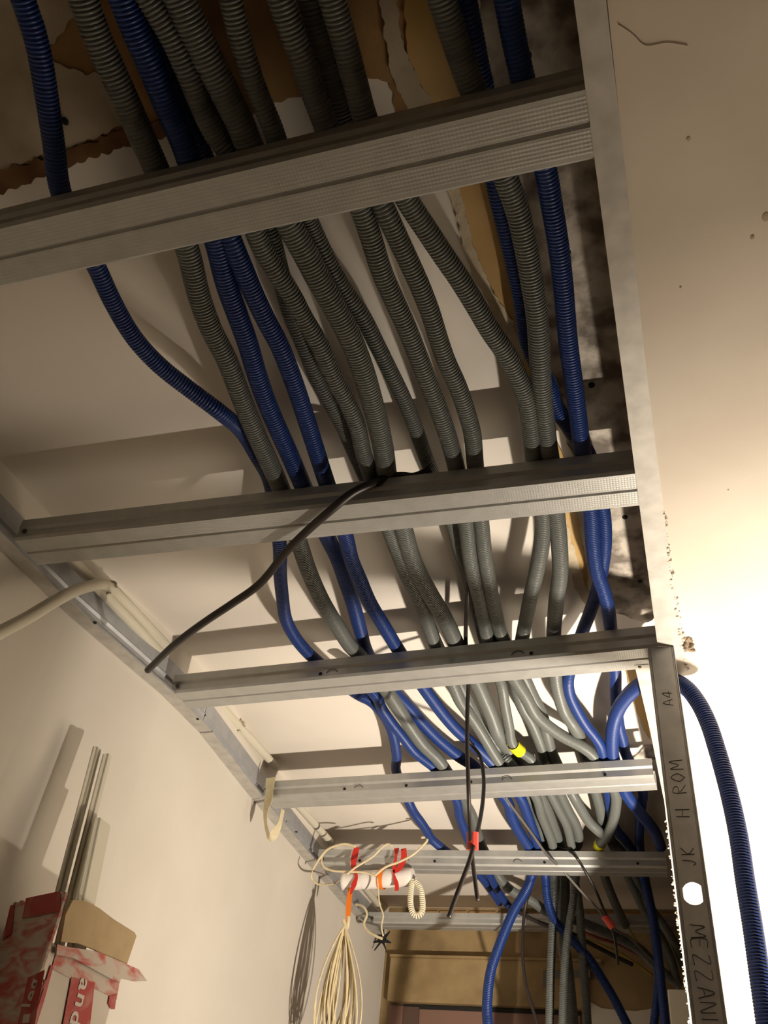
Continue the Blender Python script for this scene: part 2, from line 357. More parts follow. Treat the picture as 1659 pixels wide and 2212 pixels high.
# ------------------------------------------------------------------ steel joists
JY = [.29797, .72897, 1.09107, 1.51692, 1.97957, 2.39752]; JS = [.0191, .0336, -.0396, -.0464, .0505, .0022]
JL = [-.822, -.812, -.797, -.812, -.835, -.855]; JR = [.008, .008, .008, -.036, -.040, -.040]
def section(wd, ht):
    g = wd/2
    return [(.010, ht-.001), (.0, ht), (.0, ht*.62), (.0032, ht*.50), (.0008, .0035), (.003, 0), (g-.0028, 0), (g-.001, .0022), (g+.001, .0022), (g+.0028, 0), (wd-.003, 0), (wd, .0035), (wd, ht*.55), (wd, ht), (wd-.010, ht-.001)]
def sweep(name, prof, x0, x1, m, parent, th=.0008):
    """prof in (y, z) swept along local x; given real sheet thickness"""
    V = []; F = []; n = len(prof); xs = np.linspace(x0, x1, 9)
    for x in xs:
        for y, z in prof: V.append((x, y, z))
    for i in range(len(xs)-1):
        for j in range(n-1): F.append((i*n+j, i*n+j+1, (i+1)*n+j+1, (i+1)*n+j))
    o = pymesh(name, V, F, m, parent)
    s = o.modifiers.new('s', 'SOLIDIFY'); s.thickness = th; s.offset = 1
    return o
def disc(name, c, nrm, r, th, m, parent, sides=14):
    c = np.array(c, float); nrm = np.array(nrm, float); nrm /= np.linalg.norm(nrm)
    C = np.array([c-nrm*th/2, c+nrm*th/2]); V, F, n = tube_vf(C, r, sides)
    return pymesh(name, V, F.tolist()+[tuple(range(sides))[::-1], tuple(range(sides, 2*sides))], m, parent)
JLAB = ['wide galvanised joist nearest overhead, two ribbed bands crossing the top of the view',
        'galvanised joist with a black cable draped over its front edge',
        'galvanised joist whose right end meets the upright stud, knockouts on its shaded side',
        'galvanised joist right below the yellow taped conduit, pale tape hanging at its left end',
        'galvanised joist carrying the white paper roll hung by red tape',
        'furthest galvanised joist in front of the yellow back wall']
joists = []
for k in range(6):
    t = empty('ceiling_joist', (0, JY[k], ZF), math.atan(JS[k]))
    tag(t, JLAB[k], 'joist', 'galvanised joists across the corridor')
    hgt = .033 if k < 5 else .027
    sweep('channel', section(.0597, hgt), JL[k], JR[k], M['joist'], t)
    disc('screw', (JL[k]+.012, -.0012, .012), (0, 1, 0), .0035, .0016, M['screw'], t)
    if k in (2, 3, 4):
        for hx in {2: (-.52, -.18), 3: (-.63, -.50, -.37, -.12), 4: (-.73, -.55, -.30, -.10)}[k]:
            disc('punched_hole', (hx, .0008, .0085), (0, 1, -.12), .0030, .0014, M['black'], t)  # black disc on the face, painted as the hole's dark inside
        for hx in {2: (-.50, -.20), 3: (-.60, -.30), 4: (-.62, -.36)}[k]:
            a = np.linspace(.3, 2.9, 12); C = [(hx+.010*math.cos(q), .0016-.0012*math.sin(q), .006+.009*math.sin(q)) for q in a]
            multi_tube('knockout', [np.array(C)], .0005, M['black'], t, 6)
    joists.append(t)
# ------------------------------------------------------------------ tracks
def band(name, Lp, Rp, z0, z1, m, parent, origin=None):
    """flat sheet between two polylines (same count), with thickness"""
    V = []; F = []
    for a, b in zip(Lp, Rp):
        V += [(a[0], a[1], z0), (b[0], b[1], z0), (a[0], a[1], z1), (b[0], b[1], z1)]
    for i in range(len(Lp)-1):
        q = 4*i; F += [(q, q+1, q+5, q+4), (q+2, q+6, q+7, q+3), (q, q+4, q+6, q+2), (q+1, q+3, q+7, q+5)]
    F += [(0, 2, 3, 1), (len(V)-4, len(V)-3, len(V)-1, len(V)-2)]
    return pymesh(name, V, F, m, parent)
# left track, in two lengths
def left_track(y0, y1, label):
    ys = np.linspace(y0, y1, 14); t = empty('edge_track', (0, 0, 0)); tag(t, label, 'track', 'wall tracks holding the joist ends')
    band('bottom_flange', [(lwx(y)+.001, y) for y in ys], [(lwx(y)+.026, y) for y in ys], ZF-.0016, ZF-.0006, M['strip'], t)
    band('flange_lip', [(lwx(y)+.0245, y) for y in ys], [(lwx(y)+.0262, y) for y in ys], ZF-.0006, ZF+.0022, M['track'], t)
    # web against the wall with a rolled ridge
    V = []; F = []; pr = [(.0012, -.0006), (.0012, .014), (.0030, .016), (.0012, .018), (.0012, .030), (.0045, .034), (.0012, .038), (.0012, .066), (.0006, .066)]
    for y in ys:
        for dx, z in pr: V.append((lwx(y)+dx, y, ZF+z))
    n = len(pr)
    for i in range(len(ys)-1):
        for j in range(n-1): F.append((i*n+j, i*n+j+1, (i+1)*n+j+1, (i+1)*n+j))
    pymesh('web', V, F, M['track'], t)
    return t
t1 = left_track(-.4, 1.262, 'left wall track nearest the camera, under the cream pipe arm')
t2 = left_track(1.266, 2.58, 'left wall track continuing into the distance behind the cable bundle')
for px_, tt in (((205, 1345), t1), ((427, 1553), t2), ((640, 1797), t2)):
    p = onZ(*px_, -.002); disc('screw', p, (0, 0, 1), .0028, .0016, M['black'], tt)
# right track
rp = [(.0208, -.6), (.0208, .243), (.022, .386), (.022, .586), (.026, .841), (.033, 1.05), (.035, 1.127)]
t = empty('edge_track', (0, 0, 0)); tag(t, 'mottled pale track along the plastered soffit on the right', 'track', 'wall tracks holding the joist ends')
band('bottom_flange', [(-.0007, y) for x, y in rp], rp, ZF-.0016, ZF-.0005, M['strip'], t)
band('web', [(x-.001, y) for x, y in rp[:2]]+[(x-.001, y) for x, y in rp[2:]], rp, ZF-.0005, ZF+.0003, M['strip'], t)
for c in [(1438, 1411)]: disc('screw', onZ(*c, -.002), (0, 0, 1), .0028, .0016, M['screw'], t)
t = empty('edge_track', (0, 0, 0)); tag(t, 'short bright tapering track just left of the upright stud', 'track', 'wall tracks holding the joist ends')
band('bottom_flange', [(-.036, 1.137), (-.029, 1.35), (-.025, 1.612)], [(.004, 1.137), (.004, 1.35), (.004, 1.612)], ZF-.0014, ZF-.0004, M['strip'], t)
disc('screw', onZ(1382, 1441, -.002), (0, 0, 1), .0024, .0016, M['screw'], t)

# ------------------------------------------------------------------ upright stud with round hole and writing
SX0, SX1, SY = -.0148, .0208, 1.091
st = empty('upright_stud', ((SX0+SX1)/2, SY, 0)); tag(st, 'upright galvanised stud with a round hole and pencilled writing', 'stud')
hc = onY(1498, 1930, SY); hr = .0128
def stud_mesh():
    # web as front plate (facing -Y) with a real hole, ridges down both edges, flanges going back
    x0, x1 = SX0+.004, SX1-.004; cz = hc[2]; cx = (SX0+SX1)/2+.001
    bm = bmesh.new(); n = 32
    ring = [(cx+hr*math.cos(a), cz+hr*math.sin(a)) for a in np.arange(n)*2*math.pi/n]
    def sq(a):
        c, s = math.cos(a), math.sin(a); k = 1/max(abs(c)/1, abs(s)/1)
        hx = (x1-x0)/2; return ((x0+x1)/2+c*k*hx, cz+s*k*hx)
    outer = [sq(a) for a in np.arange(n)*2*math.pi/n]
    vr = [bm.verts.new((x, SY, z)) for x, z in ring]; vo = [bm.verts.new((x, SY, z)) for x, z in outer]
    vb = [bm.verts.new((x, SY+.0012, z)) for x, z in ring]
    for i in range(n):
        j = (i+1) % n; bm.faces.new((vr[i], vo[i], vo[j], vr[j])); bm.faces.new((vr[j], vb[j], vb[i], vr[i]))
    hx = (x1-x0)/2
    for z0, z1 in ((0, cz-hx), (cz+hx, ZF-.002)):
        q = [bm.verts.new(p) for p in ((x0, SY, z0), (x1, SY, z0), (x1, SY, z1), (x0, SY, z1))]; bm.faces.new(q)
    for s, xa in ((1, x0), (-1, x1)):
        pr = [(xa, SY), (xa-s*.0008, SY+.0016), (xa-s*.0022, SY+.0016), (xa-s*.003, SY-.0004), (xa-s*.004, SY), (xa-s*.004, SY+.042), (xa+s*.003, SY+.042)]
        for i in range(len(pr)-1):
            a, b = pr[i], pr[i+1]
            q = [bm.verts.new(p) for p in ((a[0], a[1], 0), (b[0], b[1], 0), (b[0], b[1], ZF-.002), (a[0], a[1], ZF-.002))]
            bm.faces.new(q if s < 0 else q[::-1])
    me = bpy.data.meshes.new('web'); bm.to_mesh(me); bm.free(); return me
o = link('channel', stud_mesh(), M['stud'], st); o.location = tuple(-np.array(st.location))
def text_mesh(name, s, size, m, parent, mw, depth=.0004, bold=0):
    cu = bpy.data.curves.new(name, 'FONT'); cu.body = s; cu.size = size; cu.extrude = depth; cu.align_x = 'CENTER'; cu.align_y = 'CENTER'; cu.offset = bold; cu.resolution_u = 4
    tmp = bpy.data.objects.new('tmp', cu); COL.objects.link(tmp); bpy.context.view_layer.update()
    dg = bpy.context.evaluated_depsgraph_get(); me = bpy.data.meshes.new_from_object(tmp.evaluated_get(dg))
    bpy.data.objects.remove(tmp); me.materials.clear(); me.transform(mw)
    o = link(name, me, m, parent); o.location = tuple(-np.array(parent.location)) if parent else (0, 0, 0); return o
def frame_mat(c, xdir, ydir):
    x = np.array(xdir, float); x /= np.linalg.norm(x); y = np.array(ydir, float); y -= x*(x@y); y /= np.linalg.norm(y); z = np.cross(x, y)
    return Matrix(((x[0], y[0], z[0], c[0]), (x[1], y[1], z[1], c[1]), (x[2], y[2], z[2], c[2]), (0, 0, 0, 1)))
GLY = {'A': [[(0, 0), (.35, 1), (.7, 0)], [(.15, .4), (.55, .38)]], '4': [[(.5, 0), (.5, 1), (0, .35), (.7, .35)]], 'H': [[(0, 0), (.05, 1)], [(.6, 0), (.6, 1)], [(0, .5), (.6, .52)]],
       'R': [[(0, 0), (.05, 1), (.5, .9), (.5, .6), (.05, .5), (.6, 0)]], 'O': [[(.3, 0), (0, .4), (.3, 1), (.6, .5), (.3, 0)]], 'M': [[(0, 0), (.1, 1), (.4, .3), (.7, 1), (.8, 0)]],
       'J': [[(0, .2), (.2, 0), (.4, .3), (.4, 1)]], 'K': [[(0, 0), (0, 1)], [(.5, 1), (.05, .5), (.55, 0)]], 'E': [[(.5, 0), (0, 0), (0, 1), (.5, 1)], [(0, .5), (.4, .5)]],
       'Z': [[(0, 1), (.55, 1), (0, 0), (.6, 0)]], 'N': [[(0, 0), (0, 1), (.55, 0), (.55, 1)]], 'I': [[(0, 0), (0, 1)]], ' ': []}
def handwriting(s, px_, py_, h, down):
    c = onY(px_, py_, SY); z = c[2]; paths = []; adv = 0; tot = sum(.95*h if g != 'I' else .45*h for g in s)
    sg = -1 if down else 1; z0 = z-sg*tot/2; x0 = .0035
    for g in s:
        for st_ in GLY[g]:
            P = [(x0+(-sg)*(v-.5)*h+random.uniform(-.0006, .0006), SY-.0003, z0+sg*(adv+u*h+random.uniform(-.0006, .0006))) for u, v in st_]
            paths.append(np.array(catmull(P, 5)) if len(P) > 2 else np.array(P))
        adv += .95*h if g != 'I' else .45*h
    o = multi_tube('pencil_writing', paths, .00042, M['ink'], st, 5); o.location = tuple(-np.array(st.location))
handwriting('A4', 1443, 1507, .013, False); handwriting('H ROM', 1469, 1700, .016, False); handwriting('JK', 1486, 1845, .014, False); handwriting('MEZZANI', 1522, 2105, .0165, True)

# ------------------------------------------------------------------ corrugated conduits
def conduit_path(gaps, extend0=.16, win=.03, tail=0):
    P = []
    for z, pts in gaps:
        if isinstance(z, tuple) and z[0] == 'Y':
            n = len(pts)
            for i, (x, y) in enumerate(pts): P.append(onY(x, y, z[1]+(z[2]-z[1])*i/max(1, n-1)))
        else:
            zz = z if isinstance(z, (list, tuple)) else (z, z)
            n = len(pts)
            for i, (x, y) in enumerate(pts): P.append(onZ(x, y, zz[0]+(zz[1]-zz[0])*i/max(1, n-1)))
    if extend0:
        d = P[0]-P[1]; P.insert(0, P[0]+d/np.linalg.norm(d)*extend0)
    if tail:
        d = P[-1]-P[-2]; P.append(P[-1]+d/np.linalg.norm(d)*tail)
    return smooth_path(catmull(P), win)
def corrugated(name, C, r, m, pitch=.0036, sides=16):
    L = np.linalg.norm(np.diff(C, axis=0), axis=1).sum()
    n = int(L/pitch); base = np.arange(n)*pitch
    stt = (base[:, None]+np.array([0, .52, .64, .88])[None, :]*pitch).ravel()
    rad = np.tile(np.array([r, r, r-.0013, r-.0013]), n)
    return tube(name, C, r, m, None, sides, stt, rad)
GG, GB = 'grey corrugated conduits laid over the joists', 'blue corrugated conduits laid over the joists'
LO, HI = .0475, .073
B = {}
def cond(key, r, color, label, gaps, extend0=.16, tail=0, win=.03):
    C = conduit_path(gaps, extend0, win, tail); o = corrugated('corrugated_conduit', C, r, M[color])
    tag(o, label, 'conduit', GB if color in ('blue', 'navy') else GG); B[key] = (o, C); return o

cond('c1', .0100, 'blue', 'blue conduit furthest left, bowing away from the others in the second gap', [
    (LO, [(50, 0), (73, 66), (89, 135), (102, 216), (116, 309), (133, 421)]),
    (LO, [(210, 580), (245, 655), (290, 730), (345, 790), (415, 845), (475, 890)]), (HI, [(525, 935), (555, 985), (582, 1035)]),
    (LO, [(604, 1175), (605, 1236), (610, 1289), (618, 1339), (637, 1376), (661, 1406), (679, 1423)]),
    (HI, [(774, 1501), (802, 1515), (832, 1549), (845, 1575), (852, 1600), (857, 1636), (856, 1666)]),
    (LO, [(883, 1733), (896, 1758), (908, 1774), (920, 1792), (931, 1811), (953, 1831)]), (.06, [(1040, 1895), (1062, 1925), (1080, 1950)])])
cond('x1', .0095, 'blue', 'blue conduit that appears behind the third joist and ends cut off over the door', [
    (HI, [(745, 1440)]), (LO, [(809, 1499), (825, 1531), (843, 1558), (868, 1590), (896, 1625), (921, 1645), (937, 1658)]),
    (LO, [(986, 1729), (992, 1762), (1002, 1790), (1011, 1813), (1021, 1836)]), (LO, [(1060, 1894), (1070, 1914), (1085, 1939), (1102, 1960)]),
    (('Y', 2.34, 2.36), [(1122, 1972)])], 0)
cond('c2', .0120, 'grey', 'thick grey conduit second from the left, sweeping right below the fifth joist', [
    (LO, [(181, 0), (208, 77), (243, 154), (278, 231), (309, 301), (340, 370)]),
    (LO, [(405, 539), (429, 636), (456, 711), (489, 775), (516, 845), (546, 921), (576, 987), (607, 1056)]),
    (LO, [(646, 1172), (666, 1231), (693, 1292), (724, 1345), (756, 1395), (772, 1411)]),
    (LO, [(838, 1496), (861, 1531), (887, 1572), (914, 1609), (942, 1636), (955, 1652)]),
    (HI, [(1002, 1731), (1019, 1762), (1029, 1797), (1041, 1829)]),
    (('Y', 2.20, 2.50), [(1078, 1895), (1095, 1916), (1117, 1932), (1149, 1946), (1179, 1968), (1263, 1995), (1296, 2009), (1344, 2030), (1383, 2053), (1411, 2082), (1440, 2107), (1470, 2128)])])
cond('c3', .0115, 'blue', 'blue conduit that drops down freely in front of the yellow wall', [
    (LO, [(266, 0), (293, 69), (324, 139), (355, 216), (386, 285), (409, 347)]),
    (LO, [(468, 527), (487, 606), (511, 675), (535, 741), (552, 800), (573, 861), (598, 921), (625, 981), (655, 1050)]),
    (HI, [(709, 1164), (730, 1207), (746, 1254), (764, 1308), (778, 1361), (793, 1411)]),
    (HI, [(852, 1496), (877, 1522), (905, 1554), (937, 1588), (971, 1618), (997, 1638), (1019, 1652)]),
    (LO, [(1095, 1731), (1103, 1758), (1115, 1786), (1134, 1817), (1142, 1829)]),
    (('Y', 2.17, 2.10), [(1148, 1894), (1135, 1926), (1112, 1964), (1092, 2008), (1075, 2052), (1061, 2094), (1054, 2140), (1052, 2190), (1054, 2212)])], tail=.3)
cond('c4', .0108, 'blue', 'blue conduit right of the freely dropping one, reappearing low down toward the right edge', [
    (HI, [(320, 0), (347, 77), (370, 154), (393, 231), (424, 309), (436, 336)]),
    (LO, [(499, 518), (523, 576), (547, 633), (574, 690), (602, 742), (631, 815), (655, 885), (676, 951), (706, 1044)]),
    (LO, [(747, 1160), (759, 1209), (778, 1254), (799, 1302), (828, 1350), (860, 1403)]),
    (LO, [(916, 1487), (939, 1519), (962, 1549), (987, 1577), (1015, 1602), (1045, 1629), (1067, 1653)]),
    (LO, [(1123, 1721), (1136, 1751), (1146, 1780), (1158, 1813)]),
    (('Y', 2.20, 2.33), [(1178, 1894), (1183, 1946), (1200, 1992), (1240, 2035), (1271, 2069), (1296, 2107), (1325, 2155), (1354, 2212)])], tail=.3)
cond('g5', .0103, 'grey', 'grey conduit crossing over its neighbour between the first and second joists', [
    (LO, [(336, 20), (370, 77), (405, 154), (436, 231), (471, 301), (498, 332)]),
    (LO, [(553, 506), (577, 555), (604, 597), (631, 639), (655, 685), (688, 740), (721, 815), (751, 870), (772, 921), (784, 975), (802, 1029)]),
    (LO, [(844, 1154), (860, 1196), (881, 1249), (905, 1297), (923, 1345), (939, 1390)]),
    (LO, [(980, 1483), (994, 1515), (1015, 1545), (1033, 1572), (1051, 1602), (1067, 1629), (1081, 1650)]),
    (HI, [(1140, 1720), (1159, 1755), (1166, 1788), (1171, 1816)]),
    (('Y', 2.22, 2.30), [(1238, 1895), (1250, 1947), (1256, 2024), (1263, 2121), (1269, 2212)])], tail=.3)
cond('g6', .0100, 'grey', 'grey conduit running underneath the crossing one in the second gap', [
    (HI, [(372, 0), (420, 110), (468, 220), (520, 325)]),
    (HI, [(583, 503), (598, 561), (613, 621), (628, 675), (661, 755), (685, 815), (715, 870), (742, 921), (760, 963), (781, 1011)]),
    (HI, [(846, 1154), (862, 1196), (883, 1249), (908, 1297), (926, 1345), (944, 1392)]),
    (HI, [(996, 1483), (1014, 1520), (1038, 1560), (1061, 1595), (1079, 1620)]), (LO, [(1101, 1648)]),
    (LO, [(1157, 1720), (1170, 1762), (1183, 1794), (1193, 1822)]),
    (('Y', 2.24, 2.24), [(1196, 1895), (1195, 1966), (1192, 2044), (1189, 2121), (1187, 2212)])], tail=.3)
cond('g7', .0128, 'grey', 'thickest grey conduit, in the middle of the second gap, ringed most coarsely', [
    (LO, [(390, 0), (424, 77), (459, 147), (494, 216), (521, 270), (540, 320)]),
    (LO, [(628, 491), (655, 539), (685, 597), (716, 651), (740, 696), (762, 742), (784, 800), (802, 861), (818, 921), (830, 981), (836, 1026)]),
    (LO, [(873, 1148), (886, 1196), (905, 1241), (929, 1284), (953, 1323), (971, 1358), (984, 1387)]),
    (LO, [(1031, 1476), (1047, 1512), (1061, 1545), (1074, 1581)]), (HI, [(1095, 1615), (1122, 1645)]),
    (HI, [(1168, 1720), (1183, 1755), (1196, 1790), (1207, 1820)]),
    (('Y', 2.26, 2.27), [(1220, 1895), (1219, 1966), (1217, 2044), (1228, 2121), (1234, 2212)])], tail=.3)
cond('g8', .0093, 'grey', 'slim grey conduit wrapped with yellow tape in the fourth gap', [
    (LO, [(498, 0), (517, 77), (540, 154), (563, 216), (590, 278), (598, 305)]),
    (HI, [(670, 482), (692, 530), (719, 585), (749, 635), (782, 681), (812, 740), (842, 800), (872, 861), (896, 921), (917, 981), (932, 1020)]),
    (HI, [(978, 1136), (992, 1190), (1010, 1242), (1022, 1290), (1035, 1340), (1044, 1378)]),
    (LO, [(1081, 1473), (1090, 1522), (1099, 1567), (1107, 1606), (1126, 1625), (1145, 1638)]),
    (LO, [(1192, 1720), (1209, 1753), (1224, 1783), (1233, 1820)]),
    (('Y', 2.16, 2.20), [(1244, 1895), (1238, 1947), (1226, 2024), (1219, 2101), (1215, 2212)])], tail=.3)
cond('g9', .0108, 'grey', 'grey conduit slanting hard to the right across the fourth gap', [
    (LO, [(607, 0), (629, 67), (656, 134), (674, 192), (696, 250), (705, 277)]),
    (LO, [(782, 455), (803, 518), (824, 585), (851, 647), (879, 709), (904, 772), (929, 835), (951, 894), (970, 951), (985, 1007)]),
    (LO, [(1008, 1136), (1013, 1190), (1022, 1240), (1035, 1290), (1046, 1340), (1054, 1376)]),
    (LO, [(1115, 1473), (1136, 1506), (1158, 1545), (1188, 1572), (1220, 1593), (1255, 1611), (1284, 1634)]),
    (LO, [(1329, 1712), (1330, 1744), (1322, 1781), (1307, 1812), (1294, 1827)]),
    (('Y', 2.22, 2.40), [(1307, 1895), (1323, 1938), (1338, 1972), (1352, 2000)])])
cond('g10', .0105, 'grey', 'grey conduit left of the one that veers away under the first joist', [
    (HI, [(669, 0), (687, 67), (709, 134), (727, 200), (741, 254)]),
    (LO, [(829, 448), (855, 505), (882, 563), (905, 613), (929, 674), (944, 722), (963, 778), (989, 835), (1007, 888), (1020, 935), (1026, 998)]),
    (LO, [(1040, 1133), (1046, 1190), (1054, 1240), (1063, 1290), (1073, 1335), (1082, 1368)]),
    (HI, [(1136, 1471), (1152, 1506), (1170, 1540), (1181, 1586), (1195, 1632)]),
    (LO, [(1237, 1716), (1254, 1746), (1272, 1775), (1289, 1792)]), (HI, [(1318, 1815), (1345, 1842)]),
    (('Y', 2.25, 2.50), [(1375, 1900), (1395, 1945), (1437, 2005), (1460, 2044), (1475, 2090)])])
cond('g11', .0108, 'grey', 'grey conduit cutting diagonally across the plaster to join the right hand pair', [
    (LO, [(718, 0), (741, 80), (759, 147), (776, 210), (790, 259)]),
    (LO, [(882, 436), (916, 488), (956, 549), (993, 603), (1030, 664), (1060, 716), (1092, 762), (1117, 810), (1136, 857), (1147, 919), (1153, 988)]),
    (LO, [(1173, 1116), (1170, 1175), (1160, 1230), (1147, 1285), (1137, 1335), (1130, 1370)]),
    (HI, [(1113, 1473), (1129, 1528), (1147, 1558), (1161, 1590), (1172, 1620), (1178, 1642)]),
    (HI, [(1212, 1720), (1228, 1753), (1244, 1783), (1249, 1820)]),
    (('Y', 2.28, 2.34), [(1206, 1895), (1212, 1966), (1222, 2044), (1232, 2121), (1240, 2212)])], tail=.3)
cond('g12', .0112, 'grey', 'rightmost grey conduit, running beside the blue ones over the ochre band', [
    (LO, [(955, 0), (977, 67), (999, 134), (1022, 196)]),
    (LO, [(1094, 387), (1118, 455), (1135, 529), (1148, 603), (1160, 681), (1165, 760), (1170, 841), (1177, 904), (1184, 966), (1188, 988)]),
    (LO, [(1202, 1113), (1208, 1175), (1210, 1240), (1202, 1295), (1198, 1340), (1196, 1368)]),
    (LO, [(1200, 1464), (1207, 1499), (1220, 1538), (1239, 1567)]), (HI, [(1253, 1595), (1262, 1629)]),
    (HI, [(1287, 1712), (1296, 1744), (1304, 1780), (1322, 1820)]),
    (('Y', 2.24, 2.50), [(1359, 1897), (1377, 1934), (1392, 1966), (1421, 2015), (1448, 2070), (1464, 2130)])])
cond('b1', .0098, 'blue', 'blue conduit mostly hidden behind the rightmost grey one in the second gap', [
    (HI, [(1004, 0), (1022, 89), (1035, 156), (1044, 192)]),
    (HI, [(1072, 397), (1091, 478), (1111, 563), (1128, 647), (1140, 735), (1160, 785), (1186, 830), (1199, 876), (1224, 913), (1246, 948), (1268, 976)]),
    (HI, [(1302, 1104), (1306, 1177), (1299, 1235), (1290, 1278), (1273, 1327), (1258, 1365)]),
    (LO, [(1228, 1462), (1229, 1494), (1243, 1528), (1266, 1567), (1284, 1590), (1297, 1611)]),
    (.07, [(1330, 1790), (1350, 1814), (1367, 1840)]),
    (('Y', 2.20, 2.26), [(1390, 1897), (1402, 1947), (1410, 1986), (1417, 2044), (1423, 2111), (1419, 2159), (1413, 2212)])], tail=.3)
cond('b2', .0100, 'blue', 'blue conduit furthest right, straight along the rough concrete strip', [
    (LO, [(1095, 0), (1111, 89), (1129, 169)]),
    (LO, [(1179, 370), (1192, 444), (1206, 529), (1216, 613), (1227, 735), (1239, 825), (1249, 904), (1258, 973)]),
    (LO, [(1276, 1104), (1281, 1177), (1290, 1235), (1302, 1269), (1313, 1310), (1319, 1359)]),
    (HI, [(1329, 1451), (1330, 1499), (1337, 1567), (1346, 1602), (1352, 1629)]),
    (HI, [(1388, 1707), (1384, 1751), (1381, 1794), (1383, 1838)]),
    (('Y', 2.24, 2.22), [(1394, 1897), (1404, 1947), (1413, 1990), (1420, 2044), (1427, 2111), (1432, 2160), (1437, 2212)])], tail=.3)
# the one bending out through the wall
P = [onY(x, y, 1.15+.02*k/10) for k, (x, y) in enumerate([(1650, 2166), (1638, 2083), (1626, 2001), (1609, 1898), (1597, 1815), (1580, 1733), (1564, 1671), (1547, 1613), (1531, 1564), (1506, 1514), (1477, 1481)])]
P = [P[0]+(P[0]-P[1])/np.linalg.norm(P[0]-P[1])*.35] + P + [onZ(1425, 1462, .006), onZ(1379, 1482, .030), onZ(1355, 1504, .040), onZ(1336, 1532, .047), onZ(1325, 1567, LO), onZ(1322, 1604, LO), onZ(1324, 1634, LO), onZ(1350, 1710, LO), onZ(1365, 1733, LO), onZ(1380, 1753, LO), onZ(1400, 1777, LO), onZ(1416, 1799, LO), onZ(1428, 1831, LO)]
C = smooth_path(catmull(P), .03); o = corrugated('corrugated_conduit', C, .0118, M['blue'])
tag(o, 'blue conduit curling out past the upright stud and hanging down the bright wall', 'conduit', GB)

def tape_on(key, px_, length, m):
    """coloured tape wound on a conduit near a picture point"""
    o, C = B[key]
    d = [np.linalg.norm(np.cross(ray(*px_)/np.linalg.norm(ray(*px_)), c-CAM)) for c in C]; i = int(np.argmin(d)); k = max(2, int(length/.004/2))
    S = C[i-k:i+k+1]; s = np.concatenate([[0], np.cumsum(np.linalg.norm(np.diff(S, axis=0), axis=1))])
    r = .0112 if key == 'g8' else .0120
    stt = np.linspace(0, s[-1], 24); rad = r+.0006*np.sin(stt*2200)
    V, F, n = tube_vf(S, r, 16, stt, rad)
    return pymesh('tape_wrap', V-C[0], F.tolist(), m, o, True)
tape_on('g8', (1114, 1616), .036, M['yellowtape']); B['g8'][0].children[0]['label'] = 'yellow tape wrap'
tape_on('g9', (1292, 1822), .030, M['yellowtape']); B['g9'][0].children[0]['label'] = 'yellow tape wrap'

# ------------------------------------------------------------------ loose cables
def cable(name, P, r, m, label, group=None, cat='cable', win=.012, sides=10):
    C = smooth_path(catmull(P), win); o = tube(name, C, r, m, None, sides); tag(o, label, cat, group); return o, C
o, C = cable('loose_cable', [onZ(930, 1015, .060), onZ(895, 1030, .050), onZ(868, 1028, .044), onZ(838, 1032, .038), onZ(800, 1046, .018), onZ(765, 1062, .006), onZ(715, 1102, -.008), onZ(660, 1150, -.012), onZ(620, 1190, -.02), onZ(560, 1262, -.03), onZ(500, 1305, -.035), onZ(440, 1345, -.04), onZ(380, 1390, -.045), onZ(319, 1448, -.05)], .0054, M['blacksleeve'],
         'thick black cable draped over the second joist, cut end at the left wall')
P = [onZ(1013, 1238, .066), onZ(1010, 1290, .050), onZ(1006, 1385, .046)] + [onY(x, y, Y) for x, y, Y in [(1012, 1470, 1.170), (1010, 1520, 1.178), (1009, 1600, 1.19), (1012, 1700, 1.21), (1014, 1760, 1.235), (1017, 1815, 1.25), (1021, 1860, 1.262), (1026, 1900, 1.268), (1032, 1946, 1.27)]]
o1, C1 = cable('hanging_cable', P, .0033, M['blacksleeve'], 'black cable hanging straight down from the third joist, taped red low down', 'black cables hanging in the middle')
P = [onZ(1000, 1580, .050), onZ(1018, 1608, .034), onZ(1034, 1628, .020)] + [onY(x, y, Y) for x, y, Y in [(1041, 1650, 1.42), (1045, 1685, 1.40), (1043, 1730, 1.36), (1036, 1775, 1.31), (1026, 1815, 1.26), (1014, 1860, 1.24), (998, 1903, 1.24), (982, 1945, 1.24), (969, 1982, 1.24)]]
o2, C2 = cable('hanging_cable', P, .0034, M['blacksleeve'], 'black cable looping down by the yellow taped conduit, crossing the straight one', 'black cables hanging in the middle')
Pt = np.array([onY(1021, 1798, 1.252), onY(1021, 1836, 1.256)]); V, F, n = tube_vf(np.linspace(Pt[0], Pt[1], 6), .0078, 10); V = V.reshape(6, 10, 3); cc = V.mean(1, keepdims=True); V = (cc+(V-cc)*np.array([1.15, .9, 1])).reshape(-1, 3)
tag(pymesh('tape_wrap', V, F.tolist()+[tuple(range(10))[::-1], tuple(range(50, 60))], M['pinktape'], None, False, Pt[0]), 'red tape binding the two hanging black cables', 'tape')
P = [onZ(1092, 1722, .030), onZ(1110, 1748, .022), onZ(1130, 1775, .012), onZ(1152, 1805, .004), onZ(1178, 1842, -.010)] + [onY(x, y, Y) for x, y, Y in [(1215, 1880, 2.0), (1255, 1925, 2.02), (1290, 1962, 2.04), (1313, 1990, 2.06), (1330, 2008, 2.08), (1360, 2025, 2.14), (1390, 2055, 2.2), (1420, 2085, 2.25)]]
cable('thin_cable', P, .0028, M['greycable'], 'thin grey cable slanting across the fifth joist to the red tape', 'thin cables across the fifth joist')
P = [onZ(1205, 1832, .050), onZ(1228, 1838, .036), onZ(1245, 1852, .008)] + [onY(x, y, Y) for x, y, Y in [(1262, 1878, 1.96), (1285, 1920, 1.99), (1302, 1960, 2.03), (1316, 1994, 2.06), (1326, 2020, 2.07), (1331, 2050, 2.08), (1335, 2084, 2.09)]]
